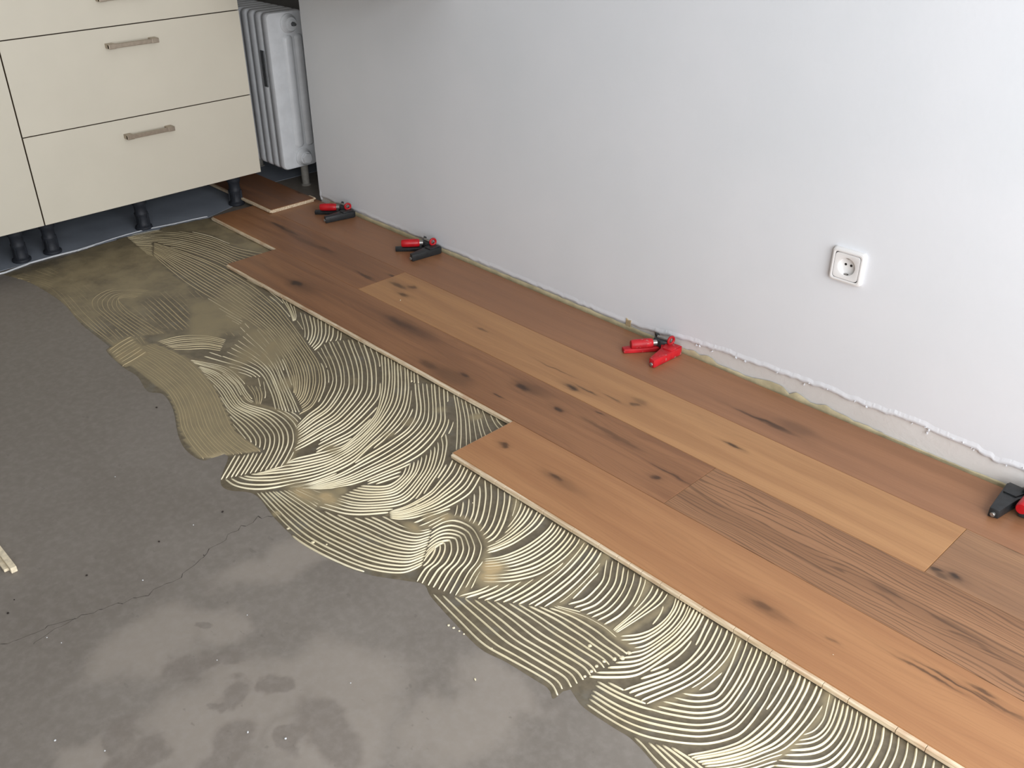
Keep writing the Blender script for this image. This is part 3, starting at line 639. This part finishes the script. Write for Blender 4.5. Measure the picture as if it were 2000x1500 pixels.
# ------------------------------------------------------------------ kitchen units
XF = -2.185
def cabinet(name, y0, y1, loc_y):
    o = empty(name, (-2.47, (y0 + y1) / 2, ZC + .0015)); return o
def local(o, p): return (p[0] - o.location.x, p[1] - o.location.y, p[2] - o.location.z)
def part_box(root, name, lo, hi, mat, bev=.001, parent=None, mats=None):
    bm = bmesh.new(); bbox(bm, local(root, lo), local(root, hi), bev); return bm_obj(name, bm, mat, parent or root)
def leg(root, x, y, ztop):
    bm = bmesh.new(); z0 = ZC + .0015; H_ = ztop - z0
    prof_ = [(0, .030), (.004, .031), (.009, .030), (.013, .024), (.017, .021), (.045, .020), (.055, .0235), (.06, .024), (.064, .0215), (.07, .021), (.088, .0215), (.094, .026), (.1, .0265), (H_ - .012, .0285), (H_ - .01, .033), (H_, .033)]
    lathe(bm, prof_, local(root, (x, y, z0)), (0, 0, 1), 20)
    for k in range(4):
        a = math.radians(45 + 90 * k); c, s = math.cos(a), math.sin(a)
        lx, ly, lz = local(root, (x + c * .020, y + s * .020, z0))
        bbox(bm, (-.0055, -.0016, .012), (.0065, .0016, .058), 0, 1, Matrix.Translation((lx, ly, lz)) @ Matrix.Rotation(a, 4, 'Z'))
    bm_obj('leg', bm, M['black_plastic'], root, True)
def handle(root, parent, yc, zc):
    bm = bmesh.new(); x0 = XF + .0
    L = .086
    l = local(root, (x0, yc, zc)); mt = Matrix.Translation(l)
    bbox(bm, (.020, -L, -.0065), (.030, L, .0065), .0012, 2, mt)
    for s in (-1, 1): bbox(bm, (-.001, s * L - (.024 if s > 0 else 0), -.0075), (.031, s * L + (0 if s > 0 else .024), .0075), .0012, 2, mt)
    bm_obj('handle', bm, M['handle'], parent)
def front(root, name, y0, y1, z0, z1):
    bm = bmesh.new(); lo, hi = local(root, (XF - .019, y0, z0)), local(root, (XF, y1, z1)); bbox(bm, lo, hi, .0008, 1)
    o = bm_obj(name, bm, [M['cabinet'], M['cab_edge']], root)
    for p_ in o.data.polygons:
        if p_.normal.x < .5 and p_.area > 1e-4: p_.material_index = 1
    return o
c1 = tag(cabinet('base_cabinet', -.983, -.164, 0), 'cream kitchen base unit with wide drawers and bar handles next to the radiator', 'cabinet')
part_box(c1, 'carcass', (-2.74, -.982, .126), (XF - .0215, -.166, .87), M['carcass'])
for z0, z1, hz in ((.1235, .4135, .358), (.4165, .7075, .653), (.7105, .868, .797)):
    d = front(c1, 'drawer', -.9815, -.1645, z0, z1); handle(c1, d, -.575, hz)
for x, y in ((-2.297, -.947), (-2.297, -.612), (-2.288, -.232), (-2.65, -.92), (-2.65, -.23)): leg(c1, x, y, .126)
c2 = tag(cabinet('base_cabinet', -1.585, -.985, 0), 'cream kitchen base unit with a tall plain door beside the drawer unit', 'cabinet')
part_box(c2, 'carcass', (-2.74, -1.584, .126), (XF - .0215, -.986, .87), M['carcass'])
d = front(c2, 'door', -1.5835, -.9855, .1235, .868); handle(c2, d, -1.28, .797)
for x, y in ((-2.297, -1.052), (-2.297, -1.53), (-2.65, -1.05), (-2.65, -1.53)): leg(c2, x, y, .126)
bm = bmesh.new(); bbox(bm, (-2.84, -1.62, .8705), (XF + .03, -.15, .909), .003); tag(bm_obj('worktop', bm, M['worktop']), 'brown laminate worktop lying across both cream kitchen units', 'worktop')

bm = bmesh.new(); bbox(bm, (-2.13, -.30, .868), (-1.24, YN - .001, .9075), .003); tag(bm_obj('wall_counter', bm, M['worktop']), 'brown laminate counter board fixed along the white wall above the clamps', 'counter')
# ------------------------------------------------------------------ column radiator in the recess
rad = tag(empty('column_radiator', (-2.5, .06, ZC)), 'white steel column radiator standing in the recess behind the wall corner', 'radiator')
RY0, RY1, RZ0, RZ1 = -.022, .138, .078, .672
def rad_section(x, endface):
    """one radiator column element, lens-shaped in x with vertical flutes"""
    bm = bmesh.new(); cy, cz = (RY0 + RY1) / 2, (RZ0 + RZ1) / 2; w, h = RY1 - RY0, RZ1 - RZ0
    levels = [(-.0200, .012), (-.0185, .003), (-.013, 0), (.013, 0), (.0185, .003), (.0200, .012)]
    rings = []
    for dx, ins_ in levels:
        rr = rrect(w - 2 * ins_, h - 2 * ins_, .020 - ins_ * .4, 5)
        rings.append([bm.verts.new(local(rad, (x + dx, cy + a_, cz + b_))) for a_, b_ in rr])
    nn = len(rings[0])
    for i in range(len(rings) - 1):
        for k in range(nn): bm.faces.new((rings[i][k], rings[i][(k + 1) % nn], rings[i + 1][(k + 1) % nn], rings[i + 1][k]))
    bm.faces.new(rings[0][::-1]); bm.faces.new(rings[-1])
    sec = bm_obj('section', bm, M['enamel'], rad, True)
    if endface:
        for yc, wd in ((.060, .034), (.108, .030)):                # raised water columns on the end face
            b2 = bmesh.new(); t = bmesh.new(); pr = rrect(wd, .43, wd * .45, 6)
            for s_, dz in ((1.18, 0), (1.0, .003), (.78, .0055), (.4, .0068)):
                pass
            rings = []
            for s_, dxx in ((1.25, .0195), (1.05, .0225), (.80, .0262), (.42, .0285)):
                rings.append([b2.verts.new(local(rad, (x + dxx, yc + a_ * s_, cz - .002 + b_ * (1 - (1.25 - s_) * .05)))) for a_, b_ in pr])
            n_ = len(pr)
            for i in range(len(rings) - 1):
                for k in range(n_): b2.faces.new((rings[i][k], rings[i][(k + 1) % n_], rings[i + 1][(k + 1) % n_], rings[i + 1][k]))
            b2.faces.new(rings[-1]); bm_obj('flute', b2, M['enamel'], sec, True); t.free()
    return sec
for k in range(10): s_ = rad_section(-2.272 - .049 * k, k == 0)
for z, hexa in ((.628, False), (.118, True)):                        # end plugs
    bm = bmesh.new(); lathe(bm, [(0, .036), (.006, .035), (.010, .030), (.014, .029), (.019, .0255), (.024, .0245)], local(rad, (-2.253, .070, z)), (1, 0, 0), 24)
    if hexa: lathe(bm, [(.022, .0225), (.034, .0225), (.037, .0200)], local(rad, (-2.253, .070, z)), (1, 0, 0), 6)
    else: lathe(bm, [(.022, .016), (.028, .015)], local(rad, (-2.253, .070, z)), (1, 0, 0), 16)
    pl_ = bm_obj('end_plug', bm, M['enamel'], rad, True)
    if not hexa:
        bm = bmesh.new(); lathe(bm, [(0, .009), (.006, .009), (.012, .006), (.02, .0055)], local(rad, (-2.228, .074, z)), (1, 0, 0), 6); bm_obj('bleed_valve', bm, M['rad_plate'], pl_, True)
for z in (.628, .118):                                               # hubs joining the sections
    bm = bmesh.new(); lathe(bm, [(0, .022), (.45, .022)], local(rad, (-2.72, .070, z)), (1, 0, 0), 16); bm_obj('hub_pipe', bm, M['enamel'], rad, True)
for x in (-2.30, -2.66):
    bm = bmesh.new(); lathe(bm, [(0, .020), (.004, .020), (.006, .0155), (.10, .0155)], local(rad, (x, .098, ZC)), (0, 0, 1), 16); bm_obj('foot', bm, M['enamel_grey'], rad, True)
bm = bmesh.new(); l0, l1 = local(rad, (-2.318, -.026, .40)), local(rad, (-2.294, -.0205, .535)); bbox(bm, l0, l1, .002); bm_obj('metal_tag', bm, M['rad_plate'], rad)

# ------------------------------------------------------------------ loose boards
bl = plank_mesh('floor_plank', -2.82, -2.062, -.211, -.021, W_['loose'], None, .0149, True)
tag(bl, 'loose brown floor plank with pale end lying on laid boards under the drawer unit', 'plank')
bm = bmesh.new(); bbox(bm, (-2.0621, -.0225, .0080), (-2.0605, -.013, .0116), .0004, 1); bbox(bm, (-2.10, -.0225, .0112), (-2.0622, -.0135, .0145), .0004, 1); bm_obj('end_lip', bm, M['core'], bl)
bm = bmesh.new(); bbox(bm, (-1.9, -1.667, ZC + .0005), (-.672, -1.655, ZC + .0135), .0012); bbox(bm, (-1.9, -1.676, ZC + .0005), (-.686, -1.666, ZC + .007), .001)
tag(bm_obj('wood_strip', bm, M['shaving']), 'narrow pale wooden strip with a step lying on the bare screed', 'wood strip')

# ------------------------------------------------------------------ socket
p = ray(1659, 520, y=YN - .012); SX, SZ = .1335, .386
soc = tag(empty('wall_socket', (SX, YN, SZ)), 'white square power socket with round recess on the white wall', 'socket')
RX = Matrix.Rotation(math.radians(90), 4, 'X')
def ring_prism(bm, w0, r0, y0, w1, r1, y1):
    a_, b_ = rrect(w0, w0, r0, 5), rrect(w1, w1, r1, 5)
    A_ = [bm.verts.new((q[0], -y0, q[1])) for q in a_]; B_ = [bm.verts.new((q[0], -y1, q[1])) for q in b_]
    for k in range(len(A_)): bm.faces.new((A_[k], A_[(k + 1) % len(A_)], B_[(k + 1) % len(A_)], B_[k]))
bm = bmesh.new()
for a_, b_ in (((.081, .008, 0), (.0805, .008, .006)), ((.0805, .008, .006), (.077, .0075, .0105)), ((.077, .0075, .0105), (.0705, .007, .0118)), ((.0705, .007, .0118), (.0640, .006, .0112)), ((.0640, .006, .0112), (.0632, .006, .0092))): ring_prism(bm, *a_, *b_)
bm_obj('frame', bm, M['socket'], soc, True)
# cover plate with round well
bm = bmesh.new(); nn = 72; Rw = .0212; hs = .0309
sq = []
for k in range(nn):
    a_ = 2 * math.pi * k / nn; m_ = (abs(math.cos(a_)) ** 9 + abs(math.sin(a_)) ** 9) ** (-1 / 9); sq.append((hs * m_ * math.cos(a_), hs * m_ * math.sin(a_)))
outer0 = [bm.verts.new((q[0], -.0085, q[1])) for q in sq]; outer = [bm.verts.new((q[0] * .985, -.0112, q[1] * .985)) for q in sq]
circ = lambda R, y: [bm.verts.new((R * math.cos(math.atan2(q[1], q[0])), -y, R * math.sin(math.atan2(q[1], q[0])))) for q in sq]
rings = [outer0, outer, circ(Rw + .0012, .0114), circ(Rw, .0108), circ(Rw - .0008, .0016), circ(Rw - .002, .0010)]
for i in range(len(rings) - 1):
    for k in range(nn): bm.faces.new((rings[i][k], rings[i][(k + 1) % nn], rings[i + 1][(k + 1) % nn], rings[i + 1][k]))
bm.faces.new(rings[-1])
cov = bm_obj('cover', bm, M['socket'], soc, True)
for sx in (-.0068, .0068):
    bm = bmesh.new(); lathe(bm, [(0, .0030), (.0006, .0030)], (sx, -.0008, .0022), (0, -1, 0), 14); bm_obj('pin_hole', bm, M['dark_hole'], cov)
for s_ in (-1, 1):
    bm = bmesh.new(); bbox(bm, (-.0028, -.0085, s_ * .0196 - .0012), (.0028, -.0008, s_ * .0196 + .0012), .0004); bm_obj('earth_contact', bm, M['steel'], cov)
    bm = bmesh.new(); bbox(bm, (-.0055, -.0075, s_ * .0203 - .0012), (.0055, -.0006, s_ * .0203 + .0004)); bm_obj('contact_slot', bm, M['dark_hole'], cov)
# wall box hole behind the well
# ------------------------------------------------------------------ plank clamps along the wall
def clamp(x, y, rz, main, arm, label, mirror=False, hz=0.0, straight=False):
    """spacer clamp: long arm square to the wall, second low arm with a round handle on it, spindle with ring by the wall"""
    o = tag(empty('plank_clamp', (x, y, 0), rz), label, 'clamp')
    s = -1 if mirror else 1
    def X(p): return [(s * a_, b_) for a_, b_ in p]
    bm = bmesh.new()                                              # long arm: tapered beam with top flange
    prism(bm, X([(-.017, -.118), (.003, -.124), (.019, -.012), (.015, -.002), (-.034, -.002), (-.040, -.022), (-.024, -.050)]), .0008, .0235, .0020)
    a_ = bm_obj('long_arm', bm, M[arm], o, True)
    bm = bmesh.new(); prism(bm, X([(-.018, -.05), (.010, -.05), (.015, -.008), (-.030, -.008)]), .0230, .0268, .0012); bm_obj('pad', bm, M[arm], a_, True)
    bm = bmesh.new(); lathe(bm, [(0, .0052), (.006, .0052), (.007, .004)], (s * -.006, -.119, .010), (0, -1, 0), 12); bm_obj('screw', bm, M['steel'], a_, True)
    bm = bmesh.new()                                              # low arm
    prism(bm, X([(-.032, -.012), (-.054, -.010), (-.056, -.074), (-.040, -.078), (-.034, -.040)] if straight else [(-.034, -.018), (-.058, -.010), (-.082, -.034), (-.122, -.094), (-.106, -.106), (-.060, -.058), (-.040, -.036)]), .0008, .0135, .002); bm_obj('low_arm', bm, M[arm], o, True)
    ax = Vector((s * -.060, -.070, .0)).normalized(); p0 = Vector((s * -.052, -.030, .0275 + hz))
    if straight: ax = Vector((s * -.06, -1, 0)).normalized(); p0 = Vector((s * -.041, -.016, .0275))
    bm = bmesh.new(); lathe(bm, [(0, .0110), (.003, .0130), (.012, .0140), (.044, .0138), (.058, .0130), (.062, .0110), (.0625, .006)], p0 + ax * .010, ax, 20)
    hd = bm_obj('handle', bm, M[main], o, True)
    bm = bmesh.new(); lathe(bm, [(-.002, .0085), (.012, .0085)], p0, ax, 16); bm_obj('collar', bm, M['steel'], hd, True)
    bm = bmesh.new()                                              # link body between the arms
    prism(bm, X([(-.070, -.006), (-.062, -.028), (-.038, -.034), (-.018, -.022), (-.018, -.006), (-.045, -.003)]), .0125, .0330, .003)
    prism(bm, X([(-.074, -.004), (-.058, -.018), (-.050, -.012), (-.060, -.003)]), .028, .040, .002); bm_obj('link', bm, M['clamp_black'], o, True)
    bm = bmesh.new(); lathe(bm, [(0, .0045), (.040, .0045)], (s * -.056, -.016, .035), (s, 0, 0), 12); sp = bm_obj('spindle', bm, M['steel'], o, True)
    bm = bmesh.new(); torus(bm, (s * (-.048 if straight else -.013), -.016, .0368), (s, -.25, 0), .0105, .0038); bm_obj('ring', bm, M['worn_red' if main == 'worn_red' else 'red'], sp, True)
    return o
clamp(-1.822, -.004, math.radians(-3), 'red', 'clamp_black', 'black plank clamp with red handle beside the wall corner and loose plank')
clamp(-1.326, -.004, math.radians(2), 'red', 'clamp_black', 'black plank clamp with red handle along the wall, second from the wall corner')
clamp(-.306, -.004, math.radians(6), 'worn_red', 'worn_red', 'worn all-red plank clamp by the wall beneath the socket side', hz=-.004)
clamp(.612, -.003, math.radians(-3), 'red', 'clamp_black', 'black plank clamp with red handle below and right of the power socket', mirror=True, straight=True)

# ------------------------------------------------------------------ crumbs and chips
def crumb(px, py, s, mat, name, label, cat, group, z=ZC, el=1.0):
    p = ray(px, py, z=z); bm = bmesh.new(); bmesh.ops.create_icosphere(bm, subdivisions=1, radius=s * .66)
    for v in bm.verts: v.co = Vector((v.co.x * random.uniform(.7, 1.3) * el, v.co.y * random.uniform(.6, 1.2), v.co.z * random.uniform(.5, .8)))
    mz = min(v.co.z for v in bm.verts)
    o = bm_obj(name, bm, mat); o.location = (p[0], p[1], z - mz + .0002); o.rotation_euler = (0, 0, random.uniform(0, 3)); tag(o, label, cat, group)
for px, py, s in [(279, 1134, .0026), (108, 1447, .0030), (205, 1467, .0022), (484, 1431, .0032), (558, 1444, .0034), (483, 1202, .0020), (92, 1246, .0024), (225, 932, .0022), (378, 1026, .0022), (424, 1290, .0018), (120, 1256, .0018), (685, 1335, .0022)]:
    crumb(px, py, s, M['white_bead'], 'plaster_crumb', 'tiny white plaster crumb lying on the bare grey screed', 'crumb', 'white crumbs on the screed')
for px, py, s in [(311, 1059, .0036), (170, 1125, .0038), (16, 1199, .0038), (435, 1001, .0040), (306, 797, .0040), (28, 1172, .0022), (398, 1085, .002)]:  # dark lumps stand in for small pits in the screed
    crumb(px, py, s, M['pit_dark'], 'pit_lump', 'small dark lump standing in for a pit in the bare grey screed', 'crumb', 'dark pits in the screed')
crumb(928, 1328, .0035, M['ridge'], 'glue_drip', 'small dried cream glue drip alone on the bare screed', 'glue drip', None, el=1.4)
crumb(782, 587, .0030, M['shaving'], 'wood_chip', 'thin pale wood chip lying on the laid planks', 'wood chip', None, z=0, el=3.2)
crumb(1627, 1279, .0016, M['shaving'], 'wood_chip', 'tiny pale speck on the front plank row', 'wood chip', None, z=0)
